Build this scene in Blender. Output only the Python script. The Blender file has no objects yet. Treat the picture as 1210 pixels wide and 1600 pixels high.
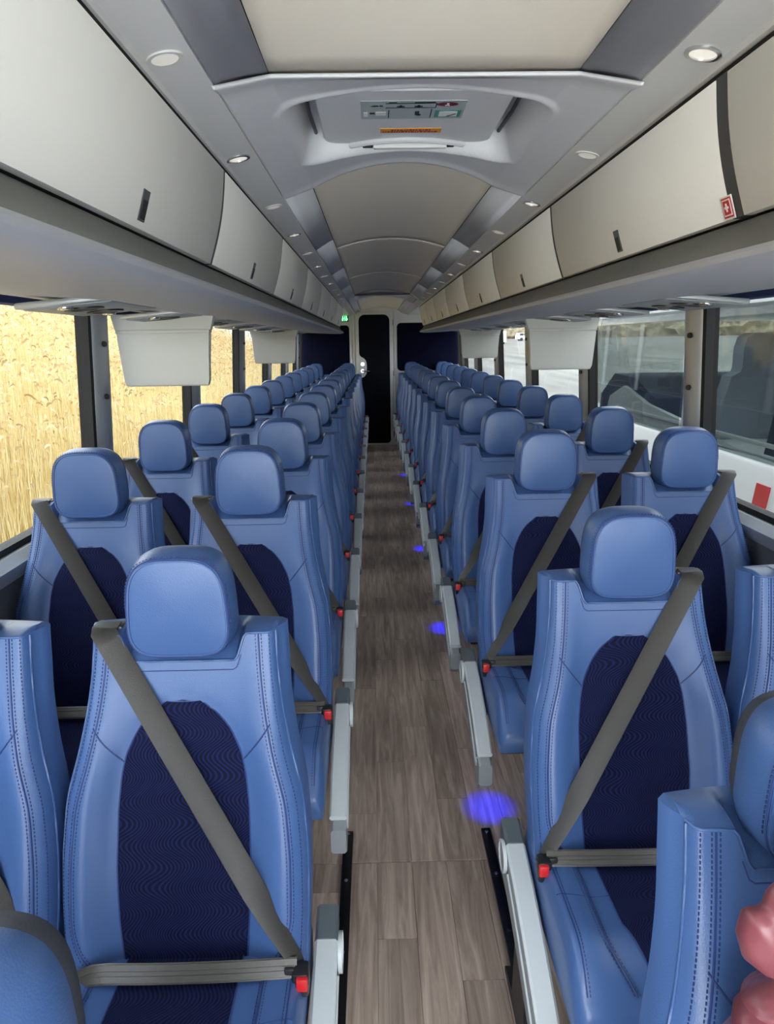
import bpy, bmesh, math, random
import numpy as np
from mathutils import Vector, Matrix

random.seed(7); rng = np.random.default_rng(11)
SC = bpy.context.scene
COL = SC.collection

# ------------------------------------------------------------------ camera
def set_camera():
    cx, cz, yaw, pit, rol, f = -.0996, 1.55, .0151, .2263, .0148, 1150.
    F = Vector((math.sin(yaw)*math.cos(pit), math.cos(yaw)*math.cos(pit), -math.sin(pit)))
    R = Vector((math.cos(yaw), -math.sin(yaw), 0)); U = R.cross(F)
    c, s = math.cos(rol), math.sin(rol)
    R2 = c*R - s*U; U2 = s*R + c*U
    cam = bpy.data.cameras.new('camera'); o = bpy.data.objects.new('camera', cam); COL.objects.link(o)
    m = Matrix((R2, U2, -F)).transposed().to_4x4(); m.translation = Vector((cx, 0, cz)); o.matrix_world = m
    cam.sensor_fit = 'VERTICAL'; cam.sensor_height = 36.; cam.lens = f/1600.*36.
    cam.clip_start = .02; cam.clip_end = 1000
    SC.camera = o
set_camera()

# ------------------------------------------------------------------ world and exposure
W = bpy.data.worlds.new('overcast_sky'); SC.world = W; W.use_nodes = True
bg = W.node_tree.nodes['Background']; bg.inputs[0].default_value = (.90, .95, 1.0, 1); bg.inputs[1].default_value = 3.2
SC.view_settings.view_transform = 'Standard'; SC.view_settings.look = 'None'
SC.view_settings.gamma = 1; SC.view_settings.use_curve_mapping = False
SC.view_settings.exposure = 2.0
SC.cycles.diffuse_bounces = 8; SC.cycles.max_bounces = 14; SC.cycles.transparent_max_bounces = 16

# ------------------------------------------------------------------ helpers
def srgb(r, g, b):
    f = lambda c: (c/255/12.92) if c/255 <= .04045 else ((c/255+.055)/1.055)**2.4
    return (f(r), f(g), f(b), 1)

def tag(o, label=None, cat=None, group=None, kind=None):
    if label: o['label'] = label
    if cat: o['category'] = cat
    if group: o['group'] = group
    if kind: o['kind'] = kind
    return o

def mk(name, verts, faces, mat=None, parent=None, smooth=35, flip=False):
    me = bpy.data.meshes.new(name)
    if flip: faces = [tuple(reversed(f)) for f in faces]
    me.from_pydata([tuple(map(float, v)) for v in verts], [], [tuple(map(int, f)) for f in faces])
    if mat is not None: me.materials.append(mat)
    me.validate(); me.update()
    if smooth:
        me.polygons.foreach_set('use_smooth', [True]*len(me.polygons))
        me.set_sharp_from_angle(angle=math.radians(smooth))
    o = bpy.data.objects.new(name, me); COL.objects.link(o)
    if parent is not None: o.parent = parent
    return o

def empty(name, loc=(0, 0, 0), parent=None):
    o = bpy.data.objects.new(name, None); COL.objects.link(o); o.location = loc
    o.empty_display_size = .05
    if parent is not None: o.parent = parent
    return o

class MB:
    """collects shapes that belong to one mesh"""
    def __init__(s): s.v = []; s.f = []
    def add(s, v, f):
        n = len(s.v); s.v += [tuple(map(float, p)) for p in v]; s.f += [tuple(i+n for i in q) for q in f]; return s
    def box(s, x0, x1, y0, y1, z0, z1, b=0):
        if x0 > x1: x0, x1 = x1, x0
        if b <= 0:
            v = [(x, y, z) for z in (z0, z1) for y in (y0, y1) for x in (x0, x1)]
            return s.add(v, [(0, 2, 3, 1), (4, 5, 7, 6), (0, 1, 5, 4), (2, 6, 7, 3), (0, 4, 6, 2), (1, 3, 7, 5)])
        bm = bmesh.new(); bmesh.ops.create_cube(bm, size=1)
        for q in bm.verts: q.co = Vector(((x0+x1)/2+q.co.x*(x1-x0), (y0+y1)/2+q.co.y*(y1-y0), (z0+z1)/2+q.co.z*(z1-z0)))
        bmesh.ops.bevel(bm, geom=list(bm.edges), offset=b, segments=2, profile=.5, affect='EDGES')
        return s.bm(bm)
    def bm(s, bm):
        bm.verts.index_update()
        s.add([q.co[:] for q in bm.verts], [tuple(q.index for q in f.verts) for f in bm.faces]); bm.free(); return s
    def loft(s, rings, closed=True, cap=True):
        n = len(rings[0]); v = [p for r in rings for p in r]; f = []
        for i in range(len(rings)-1):
            for j in range(n if closed else n-1):
                a = i*n+j; b = i*n+(j+1) % n
                f.append((a, b, b+n, a+n))
        if cap and closed:
            f.append(tuple(reversed(range(n)))); f.append(tuple(range((len(rings)-1)*n, len(rings)*n)))
        return s.add(v, f)
    def tube(s, path, r, seg=6):
        P = [Vector(p) for p in path]; rings = []
        up = Vector((0.123, .31, .94))
        for i, p in enumerate(P):
            t = (P[min(i+1, len(P)-1)]-P[max(i-1, 0)])
            if t.length < 1e-9: t = Vector((0, 0, 1))
            t.normalize(); u = (up - t*up.dot(t)); u.normalize(); w = t.cross(u); up = u
            rr = r[i] if hasattr(r, '__len__') else r
            rings.append([p+(u*math.cos(a)+w*math.sin(a))*rr for a in [2*math.pi*k/seg for k in range(seg)]])
        return s.loft(rings)
    def ribbon(s, path, width, thick, wd):
        """flat band: wd(i) gives the unit direction of its width"""
        P = [Vector(p) for p in path]; rings = []
        for i, p in enumerate(P):
            t = (P[min(i+1, len(P)-1)]-P[max(i-1, 0)]).normalized()
            d = Vector(wd(i)); d = (d-t*d.dot(t)).normalized(); n = t.cross(d)
            w = (width[i] if hasattr(width, '__len__') else width)/2; h = thick/2
            rings.append([p+d*w+n*h*.4, p+d*w*.9+n*h, p-d*w*.9+n*h, p-d*w+n*h*.4, p-d*w-n*h*.4, p-d*w*.9-n*h, p+d*w*.9-n*h, p+d*w-n*h*.4])
        return s.loft(rings)
    def disc(s, c, r, axis, depth, seg=24, inner=0):
        """short cylinder centred at c along axis"""
        a = Vector(axis).normalized(); u = a.orthogonal().normalized(); w = a.cross(u); c = Vector(c)
        ring = lambda rr, h: [c+a*h+(u*math.cos(2*math.pi*k/seg)+w*math.sin(2*math.pi*k/seg))*rr for k in range(seg)]
        if inner: return s.loft([ring(inner, 0), ring(inner, depth), ring(r, depth), ring(r, 0), ring(inner, 0)], cap=False)
        return s.loft([ring(r, 0), ring(r, depth*.7), ring(r*.93, depth)])
    def extrude_y(s, prof, y0, y1):
        return s.loft([[(x, y0, z) for x, z in prof], [(x, y1, z) for x, z in prof]])
    def extrude_x(s, prof, x0, x1):
        return s.loft([[(x0, y, z) for y, z in prof], [(x1, y, z) for y, z in prof]])
    def build(s, name, mat, parent=None, smooth=35, mirror=False):
        v = [(-x, y, z) for x, y, z in s.v] if mirror else s.v
        return mk(name, v, s.f, mat, parent, smooth, flip=mirror)

def grid_faces(nr, nc):
    return [(i*nc+j, i*nc+j+1, (i+1)*nc+j+1, (i+1)*nc+j) for i in range(nr-1) for j in range(nc-1)]

def smooth_table(pts, lo, hi, n=400, sig=10):
    xs = np.linspace(lo, hi, n); p = sorted(pts)
    ys = np.interp(xs, [a for a, b in p], [b for a, b in p])
    k = np.exp(-.5*(np.arange(-3*sig, 3*sig+1)/sig)**2); k /= k.sum()
    ys = np.convolve(np.pad(ys, 3*sig, mode='edge'), k, mode='valid')
    return lambda x: np.interp(x, xs, ys)

# ------------------------------------------------------------------ materials
def mat(name, color, rough=.5, metal=0., spec=.5, emit=None, estr=0., alpha=1.):
    m = bpy.data.materials.new(name); m.use_nodes = True
    b = m.node_tree.nodes['Principled BSDF']
    b.inputs['Base Color'].default_value = color; b.inputs['Roughness'].default_value = rough
    b.inputs['Metallic'].default_value = metal; b.inputs['Specular IOR Level'].default_value = spec
    if emit: b.inputs['Emission Color'].default_value = emit; b.inputs['Emission Strength'].default_value = estr
    return m
def N(m, t, **kw):
    n = m.node_tree.nodes.new(t)
    for k, v in kw.items(): setattr(n, k, v)
    return n
def L(m, a, b): m.node_tree.links.new(a, b)
def bumped(m, scale, strength, dist=.001, detail=2., coord='Object'):
    tc = N(m, 'ShaderNodeTexCoord'); no = N(m, 'ShaderNodeTexNoise'); bu = N(m, 'ShaderNodeBump')
    no.inputs['Scale'].default_value = scale; no.inputs['Detail'].default_value = detail
    bu.inputs['Strength'].default_value = strength; bu.inputs['Distance'].default_value = dist
    L(m, tc.outputs[coord], no.inputs['Vector']); L(m, no.outputs['Fac'], bu.inputs['Height'])
    L(m, bu.outputs[0], m.node_tree.nodes['Principled BSDF'].inputs['Normal'])
    return m
def mottled(m, c1, c2, scale, detail=3., coord='Object', lo=.35, hi=.65, vscale=None):
    tc = N(m, 'ShaderNodeTexCoord'); no = N(m, 'ShaderNodeTexNoise'); cr = N(m, 'ShaderNodeValToRGB')
    no.inputs['Scale'].default_value = scale; no.inputs['Detail'].default_value = detail
    src = tc.outputs[coord]
    if vscale:
        mp = N(m, 'ShaderNodeMapping'); mp.inputs['Scale'].default_value = vscale; L(m, src, mp.inputs[0]); src = mp.outputs[0]
    L(m, src, no.inputs['Vector'])
    cr.color_ramp.elements[0].position = lo; cr.color_ramp.elements[0].color = c1
    cr.color_ramp.elements[1].position = hi; cr.color_ramp.elements[1].color = c2
    L(m, no.outputs['Fac'], cr.inputs[0]); L(m, cr.outputs[0], m.node_tree.nodes['Principled BSDF'].inputs['Base Color'])
    return m

M = {}
def leather():
    m = mat('blue_leather', srgb(63, 91, 140), .38, spec=.5)
    tc = N(m, 'ShaderNodeTexCoord'); a = N(m, 'ShaderNodeTexNoise'); v = N(m, 'ShaderNodeTexVoronoi')
    ad = N(m, 'ShaderNodeMath', operation='MULTIPLY_ADD'); bu = N(m, 'ShaderNodeBump')
    a.inputs['Scale'].default_value = 14; a.inputs['Detail'].default_value = 3; v.inputs['Scale'].default_value = 420
    L(m, tc.outputs['Object'], a.inputs['Vector']); L(m, tc.outputs['Object'], v.inputs['Vector'])
    L(m, a.outputs['Fac'], ad.inputs[0]); ad.inputs[1].default_value = 1.6; L(m, v.outputs['Distance'], ad.inputs[2])
    bu.inputs['Strength'].default_value = .16; bu.inputs['Distance'].default_value = .0012
    L(m, ad.outputs[0], bu.inputs['Height']); L(m, bu.outputs[0], m.node_tree.nodes['Principled BSDF'].inputs['Normal'])
    return m
M['leather'] = leather()
M['seam'] = mat('blue_seam', srgb(34, 56, 108), .6)
M['thread'] = mat('blue_thread', srgb(26, 46, 96), .7)
def velvet():
    m = mat('navy_wave_velvet', srgb(22, 28, 78), .85, spec=.2)
    b = m.node_tree.nodes['Principled BSDF']
    b.inputs['Sheen Weight'].default_value = .05; b.inputs['Sheen Tint'].default_value = srgb(60, 70, 150)
    tc = N(m, 'ShaderNodeTexCoord'); mp = N(m, 'ShaderNodeMapping'); no = N(m, 'ShaderNodeTexNoise'); sep = N(m, 'ShaderNodeSeparateXYZ')
    L(m, tc.outputs['Object'], mp.inputs[0]); mp.inputs['Scale'].default_value = (1, 1, 1)
    no.inputs['Scale'].default_value = 9; no.inputs['Detail'].default_value = 0
    L(m, mp.outputs[0], no.inputs['Vector']); L(m, tc.outputs['Object'], sep.inputs[0])
    # wavy parallel ribs: sin((x + .02 sin(z*60)+ noise) * k)
    s1 = N(m, 'ShaderNodeMath', operation='ADD'); L(m, sep.outputs['Z'], s1.inputs[0]); L(m, sep.outputs['Y'], s1.inputs[1])
    s2 = N(m, 'ShaderNodeMath', operation='MULTIPLY'); L(m, s1.outputs[0], s2.inputs[0]); s2.inputs[1].default_value = 62
    s3 = N(m, 'ShaderNodeMath', operation='SINE'); L(m, s2.outputs[0], s3.inputs[0])
    s4 = N(m, 'ShaderNodeMath', operation='MULTIPLY_ADD'); L(m, s3.outputs[0], s4.inputs[0]); s4.inputs[1].default_value = .016; L(m, sep.outputs['X'], s4.inputs[2])
    s5 = N(m, 'ShaderNodeMath', operation='MULTIPLY_ADD'); L(m, no.outputs['Fac'], s5.inputs[0]); s5.inputs[1].default_value = .09; L(m, s4.outputs[0], s5.inputs[2])
    s6 = N(m, 'ShaderNodeMath', operation='MULTIPLY'); L(m, s5.outputs[0], s6.inputs[0]); s6.inputs[1].default_value = 860
    s7 = N(m, 'ShaderNodeMath', operation='SINE'); L(m, s6.outputs[0], s7.inputs[0])
    cr = N(m, 'ShaderNodeValToRGB'); mr = N(m, 'ShaderNodeMapRange'); L(m, s7.outputs[0], mr.inputs[0]); mr.inputs[1].default_value = -1
    cr.color_ramp.elements[0].color = srgb(5, 9, 33); cr.color_ramp.elements[1].color = srgb(16, 25, 74)
    cr.color_ramp.elements[0].position = .35; cr.color_ramp.elements[1].position = .95
    L(m, mr.outputs[0], cr.inputs[0]); L(m, cr.outputs[0], b.inputs['Base Color'])
    bu = N(m, 'ShaderNodeBump'); bu.inputs['Strength'].default_value = .3; bu.inputs['Distance'].default_value = .001
    L(m, s7.outputs[0], bu.inputs['Height']); L(m, bu.outputs[0], b.inputs['Normal'])
    return m
M['velvet'] = velvet()
M['shell'] = bumped(mat('charcoal_vinyl', srgb(58, 60, 66), .6), 300, .3)
M['belt'] = bumped(mat('taupe_webbing', srgb(48, 45, 43), .48, spec=.45), 500, .4)
M['belt_light'] = bumped(mat('grey_lap_webbing', srgb(62, 60, 57), .3, spec=.6), 500, .3)
M['black_plastic'] = mat('black_plastic', srgb(22, 23, 26), .4)
M['red'] = mat('red_button', srgb(186, 30, 34), .4)
M['arm_grey'] = bumped(mat('light_grey_plastic', srgb(184, 190, 193), .45), 700, .15)
M['arm_body'] = mat('mid_grey_plastic', srgb(134, 140, 144), .45)  # grey side plastic, darkened further so its colour carries the armrest's shaded side
M['arm_cap'] = mat('slate_plastic', srgb(78, 86, 92), .5)
M['frame_metal'] = mat('dark_steel', srgb(52, 54, 58), .45, .6)
M['track'] = mat('black_anodised', srgb(40, 42, 46), .35, .7)
M['chrome'] = mat('chrome', srgb(210, 212, 214), .18, 1.)
M['bin'] = bumped(mat('warm_grey_laminate', srgb(236, 235, 230), .55, spec=.3), 250, .06)
M['bin_gap'] = mat('dark_grey_strip', srgb(70, 70, 70), .6)
M['lip'] = mat('olive_grey_strip', srgb(104, 105, 102), .5)
M['under'] = mat('grey_rack_plastic', srgb(172, 175, 182), .5)
M['ceil_strip'] = bumped(mat('grey_ceiling_plastic', srgb(216, 217, 217), .5, spec=.35), 300, .05)
M['ceil_panel'] = mat('blue_grey_ceiling_panel', srgb(206, 210, 217), .5, spec=.35)
M['hatch'] = mat('hatch_plastic', srgb(216, 218, 222), .42)
M['fabric'] = bumped(mat('cream_ceiling_fabric', srgb(240, 232, 218), .9, spec=.1), 600, .35)
M['white_trim'] = mat('white_trim', srgb(214, 214, 212), .45)
M['carpet'] = bumped(mat('navy_carpet', srgb(9, 12, 34), .95, spec=.1), 500, .5)
M['black_panel'] = mat('black_door_panel', srgb(8, 9, 20), .8, spec=.15)
M['pillar'] = mat('grey_pillar_metal', srgb(156, 158, 162), .36, .5)
M['rubber'] = mat('black_rubber', srgb(11, 11, 12), .7)
M['rail'] = mat('silver_rail', srgb(176, 180, 184), .4, .5)
M['wall'] = mat('grey_wall_panel', srgb(96, 100, 108), .6)
M['monitor'] = mat('monitor_plastic', srgb(204, 204, 198), .5)
M['valance'] = mat('navy_valance', srgb(40, 50, 96), .8)
M['dark'] = mat('dark_void', srgb(14, 14, 16), .8)
M['lens'] = mat('lamp_lens', srgb(232, 230, 222), .35, emit=(1, .96, .88, 1), estr=.06)
M['lens_on'] = mat('lamp_lens_lit', srgb(240, 238, 230), .3, emit=(1, .95, .85, 1), estr=.12)
M['red_sign'] = mat('red_print', srgb(196, 40, 48), .5)
M['maroon'] = mat('maroon_print', srgb(110, 28, 44), .5)
M['white_print'] = mat('white_print', srgb(236, 236, 234), .5)
M['orange'] = mat('orange_label', srgb(230, 158, 52), .5)
M['placard'] = mat('placard_grey', srgb(172, 182, 186), .4)
M['ink'] = mat('black_ink', srgb(26, 26, 28), .6)
M['teal'] = mat('teal_print', srgb(70, 140, 140), .5)
M['green_led'] = mat('green_led', (.02, .5, .08, 1), .5, emit=(.1, 1, .2, 1), estr=1.6)
M['blue_led'] = mat('blue_led', (.02, .02, .8, 1), .5, emit=(.05, .05, 1, 1), estr=8)
M['jacket'] = bumped(mat('maroon_nylon', srgb(112, 58, 66), .34, spec=.5), 16, .5, .01, 2.)
M['white_paint'] = mat('white_coach_paint', srgb(226, 228, 228), .35)
M['red_paint'] = mat('red_coach_paint', srgb(205, 38, 40), .4)
M['tyre'] = mat('tyre_rubber', srgb(28, 28, 28), .8)
M['far_seat'] = mat('dark_far_seat', srgb(52, 60, 76), .8)
M['far_seat_pale'] = mat('pale_far_seat', srgb(150, 156, 166), .8)

def glass(name, tint, refl=1.):
    m = bpy.data.materials.new(name); m.use_nodes = True; nt = m.node_tree; nt.nodes.remove(nt.nodes['Principled BSDF'])
    out = nt.nodes['Material Output']; t = N(m, 'ShaderNodeBsdfTransparent'); g = N(m, 'ShaderNodeBsdfGlossy'); lw = N(m, 'ShaderNodeLayerWeight'); pw = N(m, 'ShaderNodeMath', operation='POWER'); fr = N(m, 'ShaderNodeMath', operation='MULTIPLY_ADD'); mx = N(m, 'ShaderNodeMixShader')
    t.inputs[0].default_value = tint; g.inputs['Roughness'].default_value = .02; g.inputs[0].default_value = (refl, refl, refl, 1); lw.inputs['Blend'].default_value = .5; L(m, lw.outputs['Facing'], pw.inputs[0]); pw.inputs[1].default_value = 5; L(m, pw.outputs[0], fr.inputs[0]); fr.inputs[1].default_value = .92; fr.inputs[2].default_value = .05
    L(m, fr.outputs[0], mx.inputs[0]); L(m, t.outputs[0], mx.inputs[1]); L(m, g.outputs[0], mx.inputs[2]); L(m, mx.outputs[0], out.inputs['Surface'])
    return m
M['glass'] = glass('tinted_window_glass', (.37, .385, .38, 1), .4)
M['windshield'] = glass('clear_windscreen_glass', (.95, .97, .96, 1), .3)
M['coach_glass'] = glass('grey_coach_glass', (.52, .56, .55, 1), .9)

def wood():
    m = mat('wood_plank_vinyl', srgb(120, 100, 88), .5, spec=.3)
    b = m.node_tree.nodes['Principled BSDF']
    geo = N(m, 'ShaderNodeNewGeometry'); oi = N(m, 'ShaderNodeObjectInfo'); mp = N(m, 'ShaderNodeMapping'); ad = N(m, 'ShaderNodeVectorMath', operation='MULTIPLY_ADD')
    L(m, oi.outputs['Random'], ad.inputs[0]); ad.inputs[1].default_value = (37, 91, 5); L(m, geo.outputs['Position'], ad.inputs[2])
    L(m, ad.outputs[0], mp.inputs[0]); mp.inputs['Scale'].default_value = (42, 2.6, 1)
    n1 = N(m, 'ShaderNodeTexNoise'); n1.inputs['Scale'].default_value = 1.; n1.inputs['Detail'].default_value = 7; n1.inputs['Roughness'].default_value = .62; n1.inputs['Distortion'].default_value = .9
    L(m, mp.outputs[0], n1.inputs['Vector'])
    cr = N(m, 'ShaderNodeValToRGB'); cr.color_ramp.elements[0].position = .28; cr.color_ramp.elements[1].position = .74
    cr.color_ramp.elements[0].color = srgb(136, 118, 107); cr.color_ramp.elements[1].color = srgb(212, 194, 180)
    e = cr.color_ramp.elements.new(.52); e.color = srgb(178, 159, 147)
    L(m, n1.outputs['Fac'], cr.inputs[0])
    hsv = N(m, 'ShaderNodeHueSaturation'); mr = N(m, 'ShaderNodeMapRange'); L(m, oi.outputs['Random'], mr.inputs[0]); mr.inputs[3].default_value = .74; mr.inputs[4].default_value = 1.12
    L(m, cr.outputs[0], hsv.inputs['Color']); L(m, mr.outputs[0], hsv.inputs['Value']); L(m, hsv.outputs[0], b.inputs['Base Color'])
    bu = N(m, 'ShaderNodeBump'); bu.inputs['Strength'].default_value = .12; bu.inputs['Distance'].default_value = .001; L(m, n1.outputs['Fac'], bu.inputs['Height']); L(m, bu.outputs[0], b.inputs['Normal'])
    return m
M['wood'] = wood()
M['reed'] = mottled(mat('dry_reed', srgb(214, 186, 120), .8, spec=.1), srgb(196, 172, 116), srgb(230, 216, 168), 3.)
M['plume'] = mottled(mat('reed_plume', srgb(186, 140, 96), .9, spec=.1), srgb(172, 142, 104), srgb(216, 194, 154), 2.)
M['bank'] = mottled(mat('bank_soil', srgb(170, 140, 90), .95, spec=.1), srgb(150, 118, 70), srgb(206, 178, 120), 2.5)
M['gravel'] = mottled(mat('pale_gravel', srgb(190, 188, 182), .95, spec=.1), srgb(112, 111, 107), srgb(140, 138, 133), .6, vscale=(1, .15, 1))
M['bounce_ground'] = mottled(mat('bounce_pale_ground', srgb(226, 225, 221), .95, spec=.1), srgb(220, 219, 215), srgb(232, 231, 228), .6)  # ground tone made extra pale to bounce daylight up onto the front ceiling
M['brush'] = mottled(mat('bare_brush', srgb(150, 136, 110), .95, spec=.1), srgb(120, 106, 84), srgb(176, 164, 140), 1.2)
M['car_glass'] = mat('car_dark_glass', srgb(40, 44, 50), .15)

# ================================================================== STRUCTURE
YF, YR = -1.0, 11.42           # front and rear ends
def wx(z): return 1.20-.05*(z-1.3)     # lean of the side walls

# ---- floor: sub-floor and planks
fl = tag(MB().box(-1.3, 1.3, YF, YR, -.06, -.004).build('floor', M['wood'], smooth=0), kind='structure')
PW, PL = .105, .92
plank_mesh = {}
def plank(x0, y0, y1):
    key = round(y1-y0, 3)
    if key not in plank_mesh:
        o = MB().box(.0005, PW-.0005, .0006, key-.0006, -.005, 0, .0006).build('plank', M['wood'], fl, 20); plank_mesh[key] = o.data
    else:
        o = bpy.data.objects.new('plank', plank_mesh[key]); COL.objects.link(o); o.parent = fl
    o.location = (x0, y0, 0)
offs = [0, .58, .23, .74, .4, .12, .66, .31, .85, .5]
for c in range(10):
    x0 = -.5355+c*PW
    # floor sheet joint at Y=1.955
    for lo, hi, o0 in ((1.957, YR-.03, offs[c]), (.6, 1.953, offs[(c+4) % 10])):
        ys = [lo]; y = lo-o0*PL+PL
        while y < hi-.12:
            if y > lo+.12: ys.append(y)
            y += PL
        ys.append(hi)
        for a, b in zip(ys[:-1], ys[1:]): plank(x0, a, b)

# ---- side walls, windows
PILL = [-.92, -.15, 1.4, 2.95, 4.5, 6.1, 7.7, 9.25, 10.6]
ZS, ZT = .955, 1.74
wn = 0
for s, nm in ((-1, 'left'), (1, 'right')):
    def lean(pr, y0, y1, name, m, parent=None, s=s):
        return MB().extrude_y([(s*x, z) for x, z in pr], y0, y1).build(name, m, parent)
    w = lean([(wx(0)-.02, 0), (wx(0)+.08, 0), (wx(ZS)+.08, ZS-.03), (wx(ZS)-.02, ZS-.03)], YF, YR, 'wall_'+nm, M['carpet']); tag(w, kind='structure')
    lean([(wx(.72)-.045, .72), (wx(.72)-.015, .70), (wx(.9), .90), (wx(.9)-.035, .90)], YF, YR, 'wall_panel', M['wall'], w)
    lean([(wx(.9)-.055, .885), (wx(.9)-.02, .875), (wx(ZS), ZS-.008), (wx(ZS)-.03, ZS-.005), (wx(ZS)-.06, ZS-.03)], YF, YR, 'sill_rail', M['rail'], w)
    up = lean([(wx(ZT)-.02, ZT), (wx(ZT)+.08, ZT), (wx(2.2)+.06, 2.25), (wx(2.2)-.04, 2.25)], YF, YR, 'upper_wall', M['white_trim'], w)
    for i, py in enumerate(PILL):
        x = wx(ZS)
        n = 11; rings = []
        for z in (ZS-.03, ZT+.02):
            xx = wx(z); r = []
            for k in range(n):
                a = math.pi*k/(n-1); r.append((s*(xx+.03-.085*math.sin(a)**.7), py-.075*math.cos(a), z))
            rings.append(r)
        p = MB().loft(rings).build('trim_%d' % (1+i+(0 if s < 0 else len(PILL))), M['pillar']); tag(p, kind='structure')
        for zz in (1.56, 1.36):
            MB().disc((s*(wx(zz)-.052), py-.03, zz), .011, (-s, -.35, 0), .008, 14).build('bolt', M['black_plastic'], p)
    ends = PILL+[YR-.02]
    for a, b in zip(ends[:-1], ends[1:]):
        wn += 1
        a2, b2 = a+.06, b-.06
        wd = MB().loft([[(s*(wx(z)+dx), y, z) for dx in (0, .006)] + [] for y, z in ()], cap=False) if False else MB()
        x0, x1 = wx(ZS)+.012, wx(ZT)+.012
        wd.loft([[(s*x0, a2, ZS-.01), (s*(x0+.006), a2, ZS-.01), (s*(x1+.006), a2, ZT+.01), (s*x1, a2, ZT+.01)],
                 [(s*x0, b2, ZS-.01), (s*(x0+.006), b2, ZS-.01), (s*(x1+.006), b2, ZT+.01), (s*x1, b2, ZT+.01)]])
        # a single-sheet pane
        pane = mk('window_%d' % wn, [(s*x0, a2, ZS-.01), (s*x0, b2, ZS-.01), (s*x1, b2, ZT+.01), (s*x1, a2, ZT+.01)], [(0, 1, 2, 3)], M['glass'], smooth=0)
        tag(pane, kind='structure')
        fr = MB()
        for (ya, yb) in ((a2-.01, a2+.035), (b2-.035, b2+.01)):
            fr.loft([[(s*(wx(z)-.02), ya, z), (s*(wx(z)+.03), ya, z), (s*(wx(z)+.03), yb, z), (s*(wx(z)-.02), yb, z)] for z in (ZS-.01, ZT+.01)])
        for (za, zb) in ((ZS-.012, ZS+.014), (ZT-.02, ZT+.01)):
            fr.loft([[(s*(wx(za)-.012), y, za), (s*(wx(za)+.03), y, za), (s*(wx(zb)+.03), y, zb), (s*(wx(zb)-.012), y, zb)] for y in (a2, b2)])
        fr.build('window_seal', M['rubber'], pane)

# ---- roof (outer) and front end
rf = tag(MB().box(-1.25, 1.25, YF-.2, YR+.1, 2.2, 2.26).build('ceiling', M['dark'], smooth=0), kind='structure')
fw = MB().box(-1.28, 1.28, YF-.08, YF, -.06, .30).box(-1.28, 1.28, YF-.08, YF, 2.12, 2.26).box(-1.28, -1.2, YF-.08, YF, .30, 2.12).box(1.2, 1.28, YF-.08, YF, .30, 2.12)
fw = tag(fw.build('wall_front', M['wall'], smooth=0), kind='structure')
mk('windscreen_pane', [(-1.2, YF-.04, .30), (1.2, YF-.04, .30), (1.2, YF-.04, 2.12), (-1.2, YF-.04, 2.12)], [(0, 1, 2, 3)], M['windshield'], fw, 0)

# ---- rear wall: white surround, navy panels, door
rw = MB().box(-1.25, 1.25, YR, YR+.08, -.06, 2.26)
rw = tag(rw.build('wall_rear', M['white_trim'], smooth=0), kind='structure')
def rounded_panel(x0, x1, z0, z1, r, y, t, seg=6, rs=None):
    rs = rs or (r, r, r, r); pts = []
    for (cx, cz, a0, rr) in ((x1-rs[0], z0+rs[0], -90, rs[0]), (x1-rs[1], z1-rs[1], 0, rs[1]), (x0+rs[2], z1-rs[2], 90, rs[2]), (x0+rs[3], z0+rs[3], 180, rs[3])):
        for k in range(seg+1):
            a = math.radians(a0+90*k/seg); pts.append((cx+rr*math.cos(a), cz+rr*math.sin(a)))
    return MB().loft([[(x, y, z) for x, z in pts], [(x, y-t*.7, z) for x, z in pts], [(x+(.004 if x < (x0+x1)/2 else -.004), y-t, z+(.004 if z < (z0+z1)/2 else -.004)) for x, z in pts]])
rounded_panel(-1.19, -.458, .3, 1.81, .05, YR, .012).build('carpet_panel', M['carpet'], rw)
rounded_panel(.262, 1.19, 1.125, 1.835, .06, YR, .012).build('carpet_panel', M['carpet'], rw)
rounded_panel(.30, 1.19, .05, .95, .05, YR, .012).build('carpet_panel', M['carpet'], rw)
for x in (-.43, -.385, .225): MB().box(x-.012, x+.012, YR-.02, YR, 0, 2.0, .006).build('trim_strip', M['white_trim'], rw)
dr = MB().box(-.36, .2, YR-.03, YR, 0.004, 2.0, .012); dr = tag(dr.build('door_1', M['white_trim']), kind='structure')
rounded_panel(-.314, .15, .03, 1.96, .06, YR-.03, .008, rs=(.05, .09, .09, .05)).build('door_panel', M['black_panel'], dr)
# handle plate with a swelling outline
pz = [(1.40, -.312), (1.37, -.308), (1.345, -.285), (1.325, -.25), (1.30, -.222), (1.26, -.206), (1.20, -.202), (1.12, -.203), (1.085, -.212), (1.05, -.238), (1.035, -.27), (1.03, -.312)]
MB().loft([[(-.316, YR-.036, 1.40)]+[(x, YR-.036, z) for z, x in pz]+[(-.316, YR-.036, 1.03)], [(-.316, YR-.046, 1.40)]+[(x, YR-.046, z) for z, x in pz]+[(-.316, YR-.046, 1.03)]]).build('handle_plate', M['white_trim'], dr)
MB().disc((-.265, YR-.046, 1.235), .032, (0, -1, 0), .018, 20).build('lock', M['chrome'], dr)
h = MB().disc((-.268, YR-.046, 1.135), .032, (0, -1, 0), .02, 20).build('handle_rose', M['chrome'], dr)
MB().tube([(-.268, YR-.06, 1.135), (-.268, YR-.095, 1.135), (-.24, YR-.1, 1.133), (-.16, YR-.1, 1.131)], .009, 8).build('lever', M['chrome'], h)
for zz in (.12, 1.05, 1.8): MB().disc((.2, YR-.04, zz), .01, (0, 0, 1), .09, 10).build('hinge', M['chrome'], dr)

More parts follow.
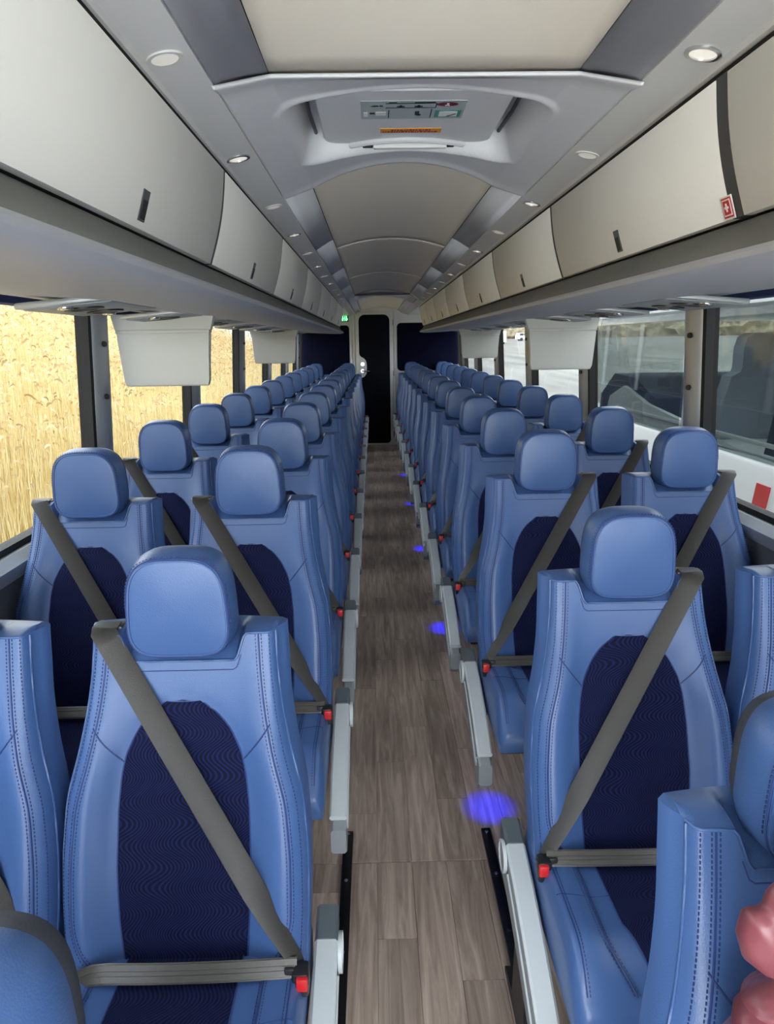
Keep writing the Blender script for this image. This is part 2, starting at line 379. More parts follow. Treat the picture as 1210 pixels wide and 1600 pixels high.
# ================================================================== CEILING
ceil_parts = rf
def arch(x, c=.045, e=2.02, w=.275): return e+c*(1-min(1, abs(x)/w)**2)
def fabric_panel(y0, y1, flat=False):
    n = 21; rings = []
    xs = np.linspace(-.275, .275, n)
    ny = 24
    v = [];
    for k in range(ny):
        for x in xs:
            yy_ = y0+(y1-y0)*k/(ny-1); q_ = max(0, min(1, (y1-yy_)/.6)) if flat else 1; v.append((x, yy_, arch(x, .045*q_*q_*(3-2*q_))-(.004 if flat else 0)*(1-q_)))
    o = mk('fabric_panel', v, grid_faces(ny, n), M['fabric'], ceil_parts)
    md = o.modifiers.new('t', 'SOLIDIFY'); md.thickness = .012; md.offset = 1
    return o
fabric_panel(YF, 1.48, True)
for a, b in ((2.15, 3.93), (3.932, 5.75), (5.752, 7.62), (8.55, YR)): fabric_panel(a, b)
for s in (-1, 1):
    # downlight strip, with the dark groove on its inner side
    MB().extrude_y([(s*.437, 1.953), (s*.3575, 1.970), (s*.3575, 1.985), (s*.437, 1.985)], YF, YR).build('light_strip', M['ceil_strip'], ceil_parts, 20)
    MB().extrude_y([(s*.427, 1.944), (s*.435, 1.940), (s*.441, 1.944), (s*.441, 1.965), (s*.427, 1.962)], YF, YR).build('strip_rail', M['white_trim'], ceil_parts, 60)
    MB().extrude_y([(s*.345, 1.986), (s*.366, 1.984), (s*.366, 1.996), (s*.345, 1.996)], YF, YR).build('groove', M['dark'], ceil_parts, 20)
    # sloping side panels in lengths
    yy = [YF, 1.338, 2.33, 3.60, 4.9, 6.3, 7.5, 8.55, YR]
    for a, b in zip(yy[:-1], yy[1:]):
        if abs(a-1.338) < .01: continue
        g = .003; q0 = .09 if abs(b-1.338) < .01 else 0; e0 = .03 if q0 else 0; q1 = .09 if abs(a-2.33) < .01 else 0
        pts = [((.354, 1.971), 0, 0), ((.33, 1.986), .3, .3), ((.30, 2.004), .68, .68), ((.276, 2.016), 1, 1)]
        v = []
        for (x, z), u0, u1 in pts: v += [(s*x, a+g+q1*u1, z), (s*x, b-g+q0*u0+e0, z)]
        o = mk('side_panel', v, [(0, 1, 3, 2), (2, 3, 5, 4), (4, 5, 7, 6)], M['ceil_panel'], ceil_parts, 60)
        md = o.modifiers.new('t', 'SOLIDIFY'); md.thickness = .01; md.offset = 1 if s > 0 else -1
    # outer ceiling over the rear seats, behind the racks
    MB().extrude_y([(s*.44, 1.955), (s*1.2, 1.90), (s*1.2, 1.92), (s*.44, 1.975)], 8.58, YR).build('rear_ceiling_panel', M['ceil_strip'], ceil_parts, 20)

def hatch_frame(y0, yoff, detail):
    """moulded hatch surround: a height field with a rounded recess"""
    root = empty('roof_hatch', (0, y0, 2.0))
    nx, ny = 161, 141; v = []
    xs = np.linspace(-.355, .355, nx)
    for j in range(ny):
        t = j/(ny-1)
        for x in xs:
            ax = abs(x); k = max(0, min(1, (.355-ax)/.08))
            ys = 1.338+.095*k-.035*max(0, (ax-.225)/.05)**2*(1 if ax < .275 else 0)*0; ye = 2.33+.09*k
            if ax < .275: ye -= .13*(1-(ax/.275)**2)
            y = ys+(ye-ys)*t
            z = 1.971+.047*min(1, (.355-ax)/.08)
            if ax < .275: z += (1-(ax/.275)**2)*(.012*t+.03*min(1, t/.22)**1.3)
            # recess
            dx, dy = ax-.268+.05, abs(y-1.885)-.252+.05
            sd = math.hypot(max(dx, 0), max(dy, 0))+min(max(dx, dy), 0)-.05
            w = max(0, min(1, (.008-sd)/.034)); w = w*w*(3-2*w)
            z += .105*w
            z -= .007*math.exp(-((sd-.016)/.010)**2)          # rolled lip
            # end lips
            z -= .012*math.exp(-(t/.05)**2)+.006*math.exp(-((1-t)/.03)**2)
            v.append((x, y-1.338, z-2.0))
    o = mk('hatch_surround', v, grid_faces(ny, nx), M['hatch'], root, 60)
    md = o.modifiers.new('t', 'SOLIDIFY'); md.thickness = .006; md.offset = 1
    d = lambda y: y-1.338
    # the hatch lid
    lid = rounded_panel(-.218, .218, 0, .42, .035, 0, .02); vv = []
    lid.v = [(x, d(1.705)+z, .086+y) for x, y, z in lid.v]
    lid = lid.build('hatch_lid', M['hatch'], root)
    for sx in (-1, 1):
        MB().tube([(sx*.238, d(1.68), .085), (sx*.24, d(1.9), .08), (sx*.238, d(2.09), .085)], .005, 8).build('hinge_arm', M['frame_metal'], root)
    if detail:
        zl = .0662
        pl = MB().box(-.118, .118, d(1.772), d(1.902), zl-.0016, zl).build('placard', M['placard'], root, 0)
        def ink(name, m, f): b = MB(); f(b); b.build(name, m, pl, 0)
        zt, zb = zl-.0026, zl-.0015
        def art(b):
            b.add([(-.098, d(1.803), zt), (-.086, d(1.797), zt), (-.086, d(1.809), zt)], [(0, 1, 2)])
            b.box(-.088, -.078, d(1.800), d(1.806), zt, zb); b.box(-.076, -.068, d(1.8), d(1.806), zt, zb)
            b.box(-.062, .05, d(1.785), d(1.787), zt, zb); b.box(-.062, .05, d(1.816), d(1.818), zt, zb); b.box(.05, .052, d(1.785), d(1.818), zt, zb)
            for k, xc in enumerate((-.045, .012, .03, .04)): b.box(xc-.01, xc+.008, d(1.778), d(1.784), zt, zb)
            for xc in (-.028, .012): b.box(xc-.009, xc+.009, d(1.806), d(1.811), zt, zb); b.box(xc-.003, xc+.003, d(1.8), d(1.818), zt, zb)
            b.box(-.055, -.053, d(1.835), d(1.89), zt, zb); b.box(.042, .044, d(1.83), d(1.89), zt, zb)
            b.box(.006, .016, d(1.845), d(1.87), zt, zb); b.box(.01, .02, d(1.868), d(1.874), zt, zb); b.box(-.098, -.086, d(1.852), d(1.862), zt, zb)
            b.add([(.075, d(1.878), zt), (.1, d(1.862), zt), (.1, d(1.868), zt)], [(0, 1, 2)])
        ink('pictogram', M['ink'], art)
        ink('oval_mark', M['maroon'], lambda b: b.add([(.076+.024*math.cos(a), d(1.793)+.014*math.sin(a), zt) for a in np.linspace(0, 2*math.pi, 25)[:-1]], [tuple(range(24))]))
        ink('oval_glyph', M['white_print'], lambda b: b.box(.074, .079, d(1.785), d(1.797), zt-.0006, zt).box(.071, .081, d(1.798), d(1.802), zt-.0006, zt))
        ink('window_mark', M['teal'], lambda b: b.box(.052, .112, d(1.838), d(1.888), zt, zb))
        ink('window_field', M['white_print'], lambda b: b.box(.062, .104, d(1.845), d(1.882), zt-.0004, zb).box(-.084, -.06, d(1.848), d(1.872), zt, zb).box(-.112, -.102, d(1.85), d(1.88), zt, zb))
        ink('window_bar', M['ink'], lambda b: b.add([(.078, d(1.877), zt-.001), (.1, d(1.857), zt-.001), (.102, d(1.863), zt-.001), (.085, d(1.879), zt-.001)], [(0, 1, 2, 3)]))
        ol = MB().box(-.072, .08, d(1.985), d(2.022), zl-.0016, zl).build('warning_label', M['orange'], root, 0)
        b = MB()
        for r, (xa, xb) in enumerate(((-.045, .055), (-.066, .072))):
            x = xa
            while x < xb:
                w = random.choice((.004, .006, .008)); b.box(x, min(x+w, xb), d(1.993)+r*.014, d(2.001)+r*.014, zt, zb); x += w+.002
        b.build('small_print', M['maroon'], ol, 0)
        # release handle behind a bowed lip
        xs = np.linspace(-.15, .15, 15)
        MB().tube([(x, d(2.125)-.05*(1-(x/.15)**2), .062) for x in xs], .008, 8).build('handle_lip', M['hatch'], root)
        MB().box(-.09, .105, d(2.108), d(2.126), .050, .066, .004).build('release_bar', M['white_print'], root)
        MB().box(-.118, -.09, d(2.108), d(2.122), .053, .066, .003).box(.105, .125, d(2.108), d(2.122), .053, .066, .003).build('release_bracket', M['ink'], root)
        MB().add([(.008+.02*math.cos(a), d(2.1)+.012*math.sin(a), .0640) for a in np.linspace(0, math.pi, 13)], [tuple(range(13))]).build('release_mark', M['maroon'], root, 0)
    return root
tag(hatch_frame(1.338, 0, True), 'moulded grey roof escape hatch with pictogram placard and orange label, nearest the camera', 'roof hatch')
tag(hatch_frame(7.55, 0, False), 'plain grey roof hatch far down the ceiling above the rear door', 'roof hatch')

# ---- downlights
ORD = ['first', 'second', 'third', 'fourth', 'fifth', 'sixth', 'seventh', 'eighth', 'ninth', 'tenth', 'eleventh', 'twelfth', 'thirteenth', 'fourteenth', 'fifteenth']
for s, sd in ((-1, 'left'), (1, 'right')):
    for i in range(12):
        y = 1.207+.605*i
        lit = (i % 2 == 1) if s < 0 else (i % 2 == 0)
        root = empty('downlight', (s*.3975, y, 1.9615))
        tl = s*.21
        def spin(b): b.v = [(x, yy, z-tl*x) for x, yy, z in b.v]; return b
        spin(MB().disc((0, 0, .002), .0265, (0, 0, -1), .005, 28, inner=.02)).build('bezel', M['chrome'] if lit else M['white_trim'], root)
        spin(MB().disc((0, 0, .003), .021, (0, 0, -1), .004 if lit else .006, 28)).build('lens', M['lens_on'] if lit else M['lens'], root)
        tag(root, '%s downlight in %s ceiling strip, %s from the camera' % ('chrome-rimmed round' if lit else 'flat white round', sd, ORD[i]), 'ceiling light', 'ceiling downlights')

# ================================================================== LUGGAGE RACKS
def door_x(z):  # bowed door face
    t = (z-1.729)/(1.93-1.729); return .472-.044*t-.008*math.sin(math.pi*min(max(t, 0), 1))-(0)
RY0, RY1 = -.6, 8.55
for s, sd in ((-1, 'left'), (1, 'right')):
    rk = empty('luggage_rack', (s*.8, 0, 1.66))
    tag(rk, 'long grey overhead luggage rack above the %s windows' % sd, 'luggage rack')
    ox, oz = s*.8, 1.66
    def ext(pr, name, m, y0=RY0, y1=RY1, sm=40):
        return MB().extrude_y([(s*x-ox, z-oz) for x, z in pr], y0, y1).build(name, m, rk, sm)
    ext([(.482, 1.727), (.474, 1.722), (.462, 1.70), (.442, 1.682), (.432, 1.674), (.436, 1.669), (.45, 1.672), (.5, 1.70), (.6, 1.735)], 'front_strip', M['lip'])
    ext([(.432, 1.674), (.429, 1.668), (.431, 1.661), (.44, 1.656), (.47, 1.652), (.52, 1.652), (.6, 1.656), (.75, 1.664), (.9, 1.674), (1.06, 1.686), (1.165, 1.70), (1.165, 1.74), (.6, 1.735), (.5, 1.70), (.45, 1.68)], 'underside', M['under'])
    ext([(1.125, 1.674), (1.169, 1.672), (1.171, 1.705), (1.12, 1.70)], 'valance', M['valance'])
    ext([(.478, 1.733), (.455, 1.82), (.437, 1.925), (.46, 1.945), (.6, 1.96), (1.14, 1.9), (1.165, 1.74), (.6, 1.736)], 'rack_body', M['bin_gap'])
    ext([(.430, 1.931), (.426, 1.936), (.44, 1.945), (.47, 1.94)], 'top_gap', M['dark'])
    # bins
    gaps = [.70+1.081*i for i in range(-2, 8)] if s < 0 else [.12+1.081*i for i in range(-1, 9)]
    gaps = [g for g in gaps if RY0 < g < RY1-.3]
    edges = [RY0]+gaps+[RY1]
    for g_ in gaps:
        hw_ = .019 if (s > 0 and abs(g_-1.201) < .02) else .0105
        ps = [(door_x(z)-.0025, z) for z in np.linspace(1.731, 1.93, 14)]
        ext(ps+[(x+.02, z) for x, z in ps[::-1]], 'joint_strip', M['bin_gap'], g_-hw_, g_+hw_)
    for i, (a, b) in enumerate(zip(edges[:-1], edges[1:])):
        if b < .4: continue
        wide = .017 if (s > 0 and abs(a-1.201) < .02) else .009
        wide2 = .017 if (s > 0 and abs(b-1.201) < .02) else .009
        bin_ = empty('overhead_bin', (s*.472, (a+b)/2, 1.729)); yc = (a+b)/2
        zs = np.linspace(1.731, 1.928, 14); ring = []
        for z in zs: ring.append((door_x(z)-.004, z))
        ring += [(ring[-1][0]+.012, 1.934), (ring[-1][0]+.03, 1.93)]
        ring += [(door_x(z)+.010, z) for z in zs[::-1]]
        y0, y1 = a+wide-yc, b-wide2-yc
        rs = []
        for y, ins in ((y0, .004), (y0+.004, 0), (y1-.004, 0), (y1, .004)):
            rs.append([(s*(x+ins*.6)-s*.472, y, z-1.729) for x, z in ring])
        MB().loft(rs).build('bin_door', M['bin'], bin_, 40)
        # finger latch: dark recess with a paddle
        hx = lambda z: door_x(z)-.004-.472
        if b-a > .6:
            lt = MB()
            for (ya, yb, za, zb, dx) in ((-.016, .016, 1.742, 1.787, -.0015),):
                lt.loft([[(s*(hx(za)+dx), ya, za-1.729), (s*(hx(za)+dx), yb, za-1.729), (s*(hx(za)+.004), yb, za-1.729), (s*(hx(za)+.004), ya, za-1.729)],
                         [(s*(hx(zb)+dx), ya, zb-1.729), (s*(hx(zb)+dx), yb, zb-1.729), (s*(hx(zb)+.004), yb, zb-1.729), (s*(hx(zb)+.004), ya, zb-1.729)]])
            la = lt.build('latch', M['arm_cap'], bin_, 0)
            pd = MB(); za, zb, dx = 1.745, 1.772, -.003
            pd.loft([[(s*(hx(za)+dx), -.011, za-1.729), (s*(hx(za)+dx), .011, za-1.729), (s*(hx(za)), .011, za-1.729), (s*(hx(za)), -.011, za-1.729)],
                     [(s*(hx(zb)+dx), -.011, zb-1.729), (s*(hx(zb)+dx), .011, zb-1.729), (s*(hx(zb)), .011, zb-1.729), (s*(hx(zb)), -.011, zb-1.729)]])
            pd.build('paddle', M['ink'], la, 0)
        tag(bin_, 'pale grey curved overhead bin with small dark latch, %s rack, %s from the camera' % (sd, ORD[i-(1 if edges[1] < .4 else 0)-(1 if edges[2] < .4 else 0)]), 'overhead bin', 'overhead bins')
# first-aid sticker on the wide joint of the right rack
st = empty('first_aid_sticker', (.466, 1.2215, 1.748))
def stk(y0, y1, z0, z1, dx, name, m, parent):
    f = lambda z: door_x(z+1.748)-.004-.466-dx
    return MB().loft([[(f(z0), y0, z0), (f(z0), y1, z0), (f(z0)+.001, y1, z0), (f(z0)+.001, y0, z0)], [(f(z1), y0, z1), (f(z1), y1, z1), (f(z1)+.001, y1, z1), (f(z1)+.001, y0, z1)]]).build(name, m, parent, 0)
stk(-.019, .019, -.017, .017, .0015, 'white_backing', M['white_print'], st)
stk(-.0155, .0155, -.0145, .0145, .002, 'red_border', M['red_sign'], st)
stk(-.013, .013, -.012, .012, .0024, 'white_field', M['white_print'], st)
stk(-.0105, .0105, -.010, .010, .0028, 'red_field', M['red_sign'], st)
stk(-.0065, .0065, -.0016, .0016, .0034, 'cross_bar', M['white_print'], st); stk(-.0022, .0022, -.006, .006, .0034, 'cross_bar', M['white_print'], st)
tag(st, 'small red square sticker with white cross on the right rack joint', 'sticker')

# ---- passenger service panels below the racks
for s, sd in ((-1, 'left'), (1, 'right')):
    for i in range(8):
        y = (2.18 if s < 0 else 2.45)+.81*i
        x = .885
        zz = 1.6725
        r = empty('service_panel', (s*x, y, zz-.004)); sl = -.09
        def S(b): b.v = [(s*px, py, pz+sl*px) for px, py, pz in b.v]; return b
        S(MB().box(-.13, .13, -.22, .22, -.012, .004, .006)).build('panel_plate', M['rail'], r)
        S(MB().box(-.115, .115, -.20, .20, -.0155, -.011, .002)).build('panel_face', M['arm_body'], r)
        for yy in (-.085, .075):
            v = S(MB().disc((0.0, yy, -.012), .052, (0, 0, -1), .008, 20, inner=.036)).build('vent_ring', M['black_plastic'], r)
            S(MB().disc((0.0, yy, -.012), .036, (0, 0, -1), .007, 16)).build('vent_nozzle', M['ink'], v)
        S(MB().disc((.02, .165, -.013), .02, (0, 0, -1), .008, 16)).build('reading_lens', M['chrome'], r)
        S(MB().disc((.02, -.165, -.013), .02, (0, 0, -1), .008, 16)).build('reading_lens', M['chrome'], r)
        tag(r, 'grey air vent and reading light panel under %s rack, %s from the camera' % (sd, ORD[i]), 'vent panel', 'overhead service panels')

# ---- drop-down monitors seen from behind
def monitor(s, y, lab):
    r = empty('drop_down_monitor', (s*.93, y, 1.66))
    b = MB(); w0, w1 = .181, .163
    prof = lambda z, w, d0, d1: [(-w, d0, z), (w, d0, z), (w+.004, (d0+d1)/2, z), (w, d1, z), (-w, d1, z), (-w-.004, (d0+d1)/2, z)]
    b.loft([prof(-.06, w0, -.012, .03), prof(-.075, w0, -.016, .03), prof(-.15, w0-.006, -.014, .028), prof(-.245, w1+.006, -.006, .028), prof(-.264, w1, .0, .026), prof(-.269, w1-.006, .006, .02)])
    b.build('back_cover', M['monitor'], r, 30)
    MB().box(-w0-.004, w0+.004, -.020, .03, -.062, -.048, .004).build('hinge_rail', M['monitor'], r)
    MB().loft([prof(-.05, w0+.006, -.012, .03), prof(-.03, w0+.012, -.010, .03), prof(.012, w0+.022, -.004, .03)]).build('mount_bracket', M['monitor'], r, 30)
    MB().box(-w1, w1, .0285, .031, -.235, -.085, 0).build('screen', M['car_glass'], r, 0)
    return tag(r, lab, 'monitor', 'drop-down monitors')
monitor(-1, 3.02, 'pale grey drop-down monitor under left rack, the nearer and larger one')
monitor(1, 4.10, 'pale grey drop-down monitor under right rack, the nearer and larger one')
monitor(-1, 6.35, 'pale grey drop-down monitor under left rack, the far smaller one')
monitor(1, 7.25, 'pale grey drop-down monitor under right rack, the far smaller one')

# ---- lit green restroom sign on the rear wall
sg = empty('restroom_sign', (-.518, YR, 1.91))
MB().box(-.055, .055, -.012, 0, -.05, .05, .004).build('sign_box', M['ink'], sg)
def fig(b, x, skirt):
    b.disc((x, -.0125, .026), .009, (0, -1, 0), .002, 12)
    if skirt: b.add([(x-.006, -.0145, .014), (x+.006, -.0145, .014), (x+.02, -.0145, -.016), (x-.02, -.0145, -.016)], [(0, 1, 2, 3)]); b.box(x-.008, x-.002, -.0145, -.012, -.036, -.014); b.box(x+.002, x+.008, -.0145, -.012, -.036, -.014)
    else: b.box(x-.012, x+.012, -.0145, -.012, -.01, .014); b.box(x-.009, x-.002, -.0145, -.012, -.036, -.008); b.box(x+.002, x+.009, -.0145, -.012, -.036, -.008)
b = MB(); fig(b, -.03, False); b.box(-.004, .002, -.0145, -.012, -.036, .036); fig(b, .026, True)
b.build('pictogram', M['green_led'], sg, 0)
tag(sg, 'small lit green restroom sign on rear wall left of the door', 'sign')

# ================================================================== SEATS
T14 = math.tan(math.radians(14))
ZB = .375
_hw = smooth_table([(.36, .222), (.40, .228), (.45, .230), (.52, .2345), (.62, .2345), (.72, .226), (.80, .203), (.88, .187), (.95, .179), (1.03, .175)], .34, 1.05)
_ov = smooth_table([(.36, .112), (.43, .115), (.50, .121), (.60, .125), (.70, .123), (.76, .117), (.80, .108), (.84, .088), (.87, .064), (.888, .036), (.8925, .03)], .34, .893, sig=5)
def ztop(x):
    k = max(0, min(1, (abs(x)-.098)/.022)); k = k*k*(3-2*k); return .966+.049*k
def sy(x, z):
    """front surface of the backrest at (x, z)"""
    hw = float(_hw(z)); u = min(1, abs(x)/hw)
    y = (z-1.0)*T14
    bol = math.exp(-((u-.80)/.20)**2)*.040*(1/(1+math.exp((z-.86)/.05)))     # side bolsters
    y -= bol+.004*(1-u*u)
    lum = .014*math.exp(-((z-.55)/.12)**2)*(1-u*u); y -= lum
    y += .030*max(0, (u-.93)/.07)**2                                           # rolled edge
    if z < .90:
        ov = float(_ov(min(z, .893))) if z < .893 else .0
        y += .003*math.exp(-((abs(x)-ov)/.012)**2)
        if z > .80 and abs(x) < ov: pass
    return y

def stitch(b, pts, l=.004, gap=.003, r=.0011):
    """row of thread dashes along a path"""
    P = [Vector(p) for p in pts]; d = [0]
    for a, c in zip(P[:-1], P[1:]): d.append(d[-1]+(c-a).length)
    tot = d[-1]; t = 0
    X = np.array([p[:] for p in P])
    at = lambda q: Vector([np.interp(q, d, X[:, k]) for k in range(3)])
    while t+l < tot:
        a, c = at(t), at(t+l); dr_ = (c-a).normalized(); u = dr_.orthogonal().normalized(); w = dr_.cross(u)
        v = []
        for p in (a, c):
            for k in range(4):
                an = math.pi/2*k; v.append(p+(u*math.cos(an)+w*math.sin(an))*r)
        b.add(v, [(0, 1, 5, 4), (1, 2, 6, 5), (2, 3, 7, 6), (3, 0, 4, 7), (3, 2, 1, 0), (4, 5, 6, 7)]); t += l+gap

SEATP = {}
def seat_parts(mirror):
    """part meshes of a seat; window side is +x (mirrored for the left-hand seats)"""
    out = []; B = lambda b, name, m, sm=35: b.build(name, m, None, sm, mirror)
    def put(o, par=None): out.append((o, par)); return o
    # ---------------- backrest
    nf, nv = 45, 44
    us = np.sin(np.linspace(-1, 1, nf)*math.pi/2); us = .55*us+.45*np.linspace(-1, 1, nf)
    rings = []
    for i in range(nv):
        v = i/(nv-1); fr = []; bk = []; sl = []; sr = []
        for u in us:
            zt = ztop(u*.178); z = ZB+v*(zt-ZB); x = u*float(_hw(z)); fr.append((x, sy(x, z), z))
        zs = ZB+v*(1.015-ZB); hb = float(_hw(zs))+.016*max(0, min(1, (zs-.7)/.25)); yb = (zs-1)*T14+.078
        e0 = fr[-1]; e1 = fr[0]
        for t in (.33, .66, 1.):
            q = math.sin(t*math.pi/2)
            sr.append((e0[0]+(hb-e0[0])*q, e0[1]+(yb-.012-e0[1])*t, e0[2]+(zs-e0[2])*t))
            sl.append((e1[0]+(-hb-e1[0])*q, e1[1]+(yb-.012-e1[1])*t, e1[2]+(zs-e1[2])*t))
        for u in us[::-1]: bk.append((u*(hb-.012), yb+.018*(1-u*u), zs))
        rings.append(fr+sr+bk+sl[::-1])
    b = MB(); b.loft(rings, cap=False); n = len(rings[0]); base = (nv-1)*n
    fr = rings[-1][:nf]; bk = rings[-1][nf+3:nf+3+nf][::-1]
    g = []
    for t in np.linspace(0, 1, 6): g.append([(a[0]+(c[0]-a[0])*t, a[1]+(c[1]-a[1])*t, a[2]+(c[2]-a[2])*t+.007*math.sin(math.pi*t)) for a, c in zip(fr, bk)])
    b.add([p for r in g for p in r], grid_faces(6, nf))
    # small end caps between the top grid and the sides
    for e in (0, -1):
        col = [r[e] for r in g]; sd = [rings[-1][nf+k] for k in range(3)] if e == -1 else [rings[-1][n-1-k] for k in range(3)]
        poly = col+sd[::-1]; b.add(poly, [tuple(range(len(poly)))])
    fb = rings[0][:nf]; bb = rings[0][nf+3:nf+3+nf][::-1]; b.add(fb+bb, [(k+1, k, k+nf, k+nf+1) for k in range(nf-1)])
    back = put(B(b, 'backrest', M['leather'], 40))
    # navy oval insert
    zs = np.concatenate([np.linspace(ZB+.01, .78, 34), np.linspace(.79, .8925, 22)]); v = []
    for z in zs:
        o_ = float(_ov(z))
        for u in np.linspace(-1, 1, 21): x = u*o_; v.append((x, sy(x, z)-.0045+.003*abs(u)**6, z))
    b = MB().add(v, grid_faces(len(zs), 21)); put(B(b, 'backrest_insert', M['velvet'], 60))
    # seams and piping on the leather
    b = MB(); st = MB()
    zz = np.linspace(.40, 1.012, 46)
    for s in (-1, 1):
        b.tube([(s*float(_hw(z))*.985, sy(s*float(_hw(z))*.985, z)-.0005, z) for z in zz], .0026, 6)
        st_in = [(s*(float(_hw(z))-.013), sy(s*(float(_hw(z))-.013), z)-.0006, z) for z in zz]
        stitch(st, st_in)
        sx = lambda z: float(_hw(z))-.033-.06*max(0, (.52-z)/.12)**2*(1 if z < .52 else 0)
        line = lambda off: [(s*(sx(z)+off), sy(s*(sx(z)+off), z)-.0004, z) for z in zz if z > .41]
        sm_ = line(0); SEAM.append(sm_)
        stitch(st, line(.0055)); stitch(st, line(-.0055))
    # top notch edge
    xs = np.linspace(-.174, .174, 60)
    b.tube([(x, sy(x, ztop(x)-.001)-.001, ztop(x)) for x in xs], .0024, 6)
    put(B(b, 'piping', M['leather'], 60), back)
    tag(put(B(st, 'stitching', M['thread'], 0), back), kind='stuff')
    b = MB()
    for s in (-1, 1):
        sx = lambda z: float(_hw(z))-.033-.06*max(0, (.52-z)/.12)**2*(1 if z < .52 else 0)
        b.tube([(s*sx(z), sy(s*sx(z), z)+.0003, z) for z in zz if z > .41], .0019, 5)
        pa = [(.165+(.113-.165)*t, .853+(.785-.853)*t) for t in np.linspace(0, 1, 12)]
        b.tube([(s*x, sy(s*x, z)+.0002, z) for x, z in pa], .0017, 5)
    zo = np.linspace(.40, .8925, 50)
    b.tube([(-float(_ov(z)), sy(float(_ov(z)), z)-.001, z) for z in zo]+[(float(_ov(z)), sy(float(_ov(z)), z)-.001, z) for z in zo[::-1]], .0014, 5)
    nz = np.linspace(-.11, .11, 30)
    b.tube([(x, sy(x, ztop(x)-.018)-.0002, ztop(x)-.018) for x in nz], .0011, 5)
    put(B(b, 'seam', M['seam'], 60), back)
    # ---------------- headrest
    def hring(y, hx, hz, cz, n=44, top=.89):
        r = []
        for k in range(n):
            a = 2*math.pi*k/n; c, s = math.cos(a), math.sin(a)
            ex = .60 if s > 0 else .44; x = math.copysign(abs(c)**ex, c); z = math.copysign(abs(s)**ex, s)
            tap = 1-(1-top)*max(0, z*.5+.5)**1.6 - .05*max(0, -z)**3
            r.append((hx*x*tap, y, cz+hz*z))
        return r
    y0 = -.028; cz = 1.078
    b = MB(); rr = []
    for k, t in enumerate((.02, .3, .6, .85, .96)): rr.append(hring(y0-.008*(1-t*t), .0955*t, .0945*t, cz-.002))
    rr += [hring(y0+.0005, .0955, .0945, cz-.002), hring(y0+.006, .0975, .096, cz-.001), hring(y0+.028, .1015, .0995, cz), hring(y0+.052, .1045, .1025, cz), hring(y0+.072, .102, .1005, cz), hring(y0+.088, .097, .096, cz)]
    b.loft(rr); hd = put(B(b, 'headrest', M['leather'], 50))
    b = MB(); b.loft([hring(y0+.082, .0985, .097, cz), hring(y0+.095, .096, .094, cz), hring(y0+.118, .088, .086, cz), hring(y0+.130, .066, .066, cz), hring(y0+.133, .02, .02, cz)])
    put(B(b, 'headrest_shell', M['shell'], 50), hd)
    pr = hring(y0-.0005, .0955*.97, .0945*.97, cz-.002, 60); b = MB(); b.tube(pr+[pr[0]], .0022, 6); put(B(b, 'headrest_piping', M['leather'], 60), hd)
    pr = hring(y0+.0022, .0955*1.012, .0945*1.010, cz-.0018, 60); b = MB(); b.tube(pr+[pr[0]], .0019, 5); put(B(b, 'headrest_seam', M['seam'], 60), hd)
    b = MB(); stitch(b, [p for p in hring(y0+.0045, .100, .0975, cz-.001, 80)][:44]); tag(put(B(b, 'headrest_stitching', M['thread'], 0), hd), kind='stuff')
    b = MB()
    for sx in (-.05, .05): b.tube([(sx, y0+.06, .94), (sx, y0+.06, 1.0)], .006, 8)
    put(B(b, 'headrest_post', M['chrome'], 40))
    # ---------------- seat cushion
    def ct(x, y):   # top surface
        u = min(1, abs(x)/.226); f = max(0, (-.395-y)/.105)
        z = .428+.012*math.exp(-((u-.82)/.2)**2)-.03*max(0, (u-.93)/.07)**2
        z += .012*max(0, min(1, (-.2-y)/.2))
        return z-.07*f**2.4
    ny, nx = 26, 37
    ys = np.concatenate([np.linspace(-.05, -.40, 14), np.linspace(-.415, -.50, 12)]); xs = np.sin(np.linspace(-1, 1, nx)*math.pi/2)*.226
    rings = []
    for y in ys:
        top = [(x, y, ct(x, y)) for x in xs]
        sidez = [.39, .33, .305]; 
        rgt = [(.228-.001*k, y, min(z, top[-1][2]-.01*(k+1))) for k, z in enumerate(sidez)]; lft = [(-p[0], p[1], p[2]) for p in rgt][::-1]
        rings.append(top+rgt+lft)
    f2 = []
    for (dy, sc, zz_) in ((-.512, .985, 0), (-.518, .97, 1)):
        r0 = rings[-1]; f2.append([(p[0]*sc, dy, .305+(p[2]-.305)*(.86 if zz_ == 0 else .66)+(.004 if zz_ else 0)) for p in r0])
    rings += f2
    b = MB(); b.loft(rings); cu = put(B(b, 'seat_cushion', M['leather'], 45))
    v = []; yi = np.concatenate([np.linspace(-.12, -.40, 16), np.linspace(-.41, -.485, 8)])
    for y in yi:
        hwid = .108-.03*max(0, (-.38-y)/.1)
        for u in np.linspace(-1, 1, 15): v.append((u*hwid, y, ct(u*hwid, y)+.002))
    put(B(MB().add(v, grid_faces(len(yi), 15)), 'seat_insert', M['velvet'], 60))
    b = MB(); st = MB()
    for s in (-1, 1):
        for off, dst in ((0, 'b'), (.0055, 's'), (-.0055, 's')):
            ln = [(s*(.155+off-.12*max(0, (-.40-y)/.1)**2*.4), y, ct(.155, y)+.0006) for y in np.linspace(-.13, -.495, 40)]
            (b.tube(ln, .0018, 5) if dst == 'b' else stitch(st, ln))
        e = [(s*.205, y, ct(.205, y)+.0006) for y in np.linspace(-.13, -.495, 40)]; b.tube(e, .0015, 5); stitch(st, [(p[0]-s*.006, p[1], p[2]+.0008) for p in e])
        b.tube([(s*x, -.30-.01*math.sin((x-.108)*30), ct(x, -.30)+.0003) for x in np.linspace(.108, .215, 14)], .0013, 5)
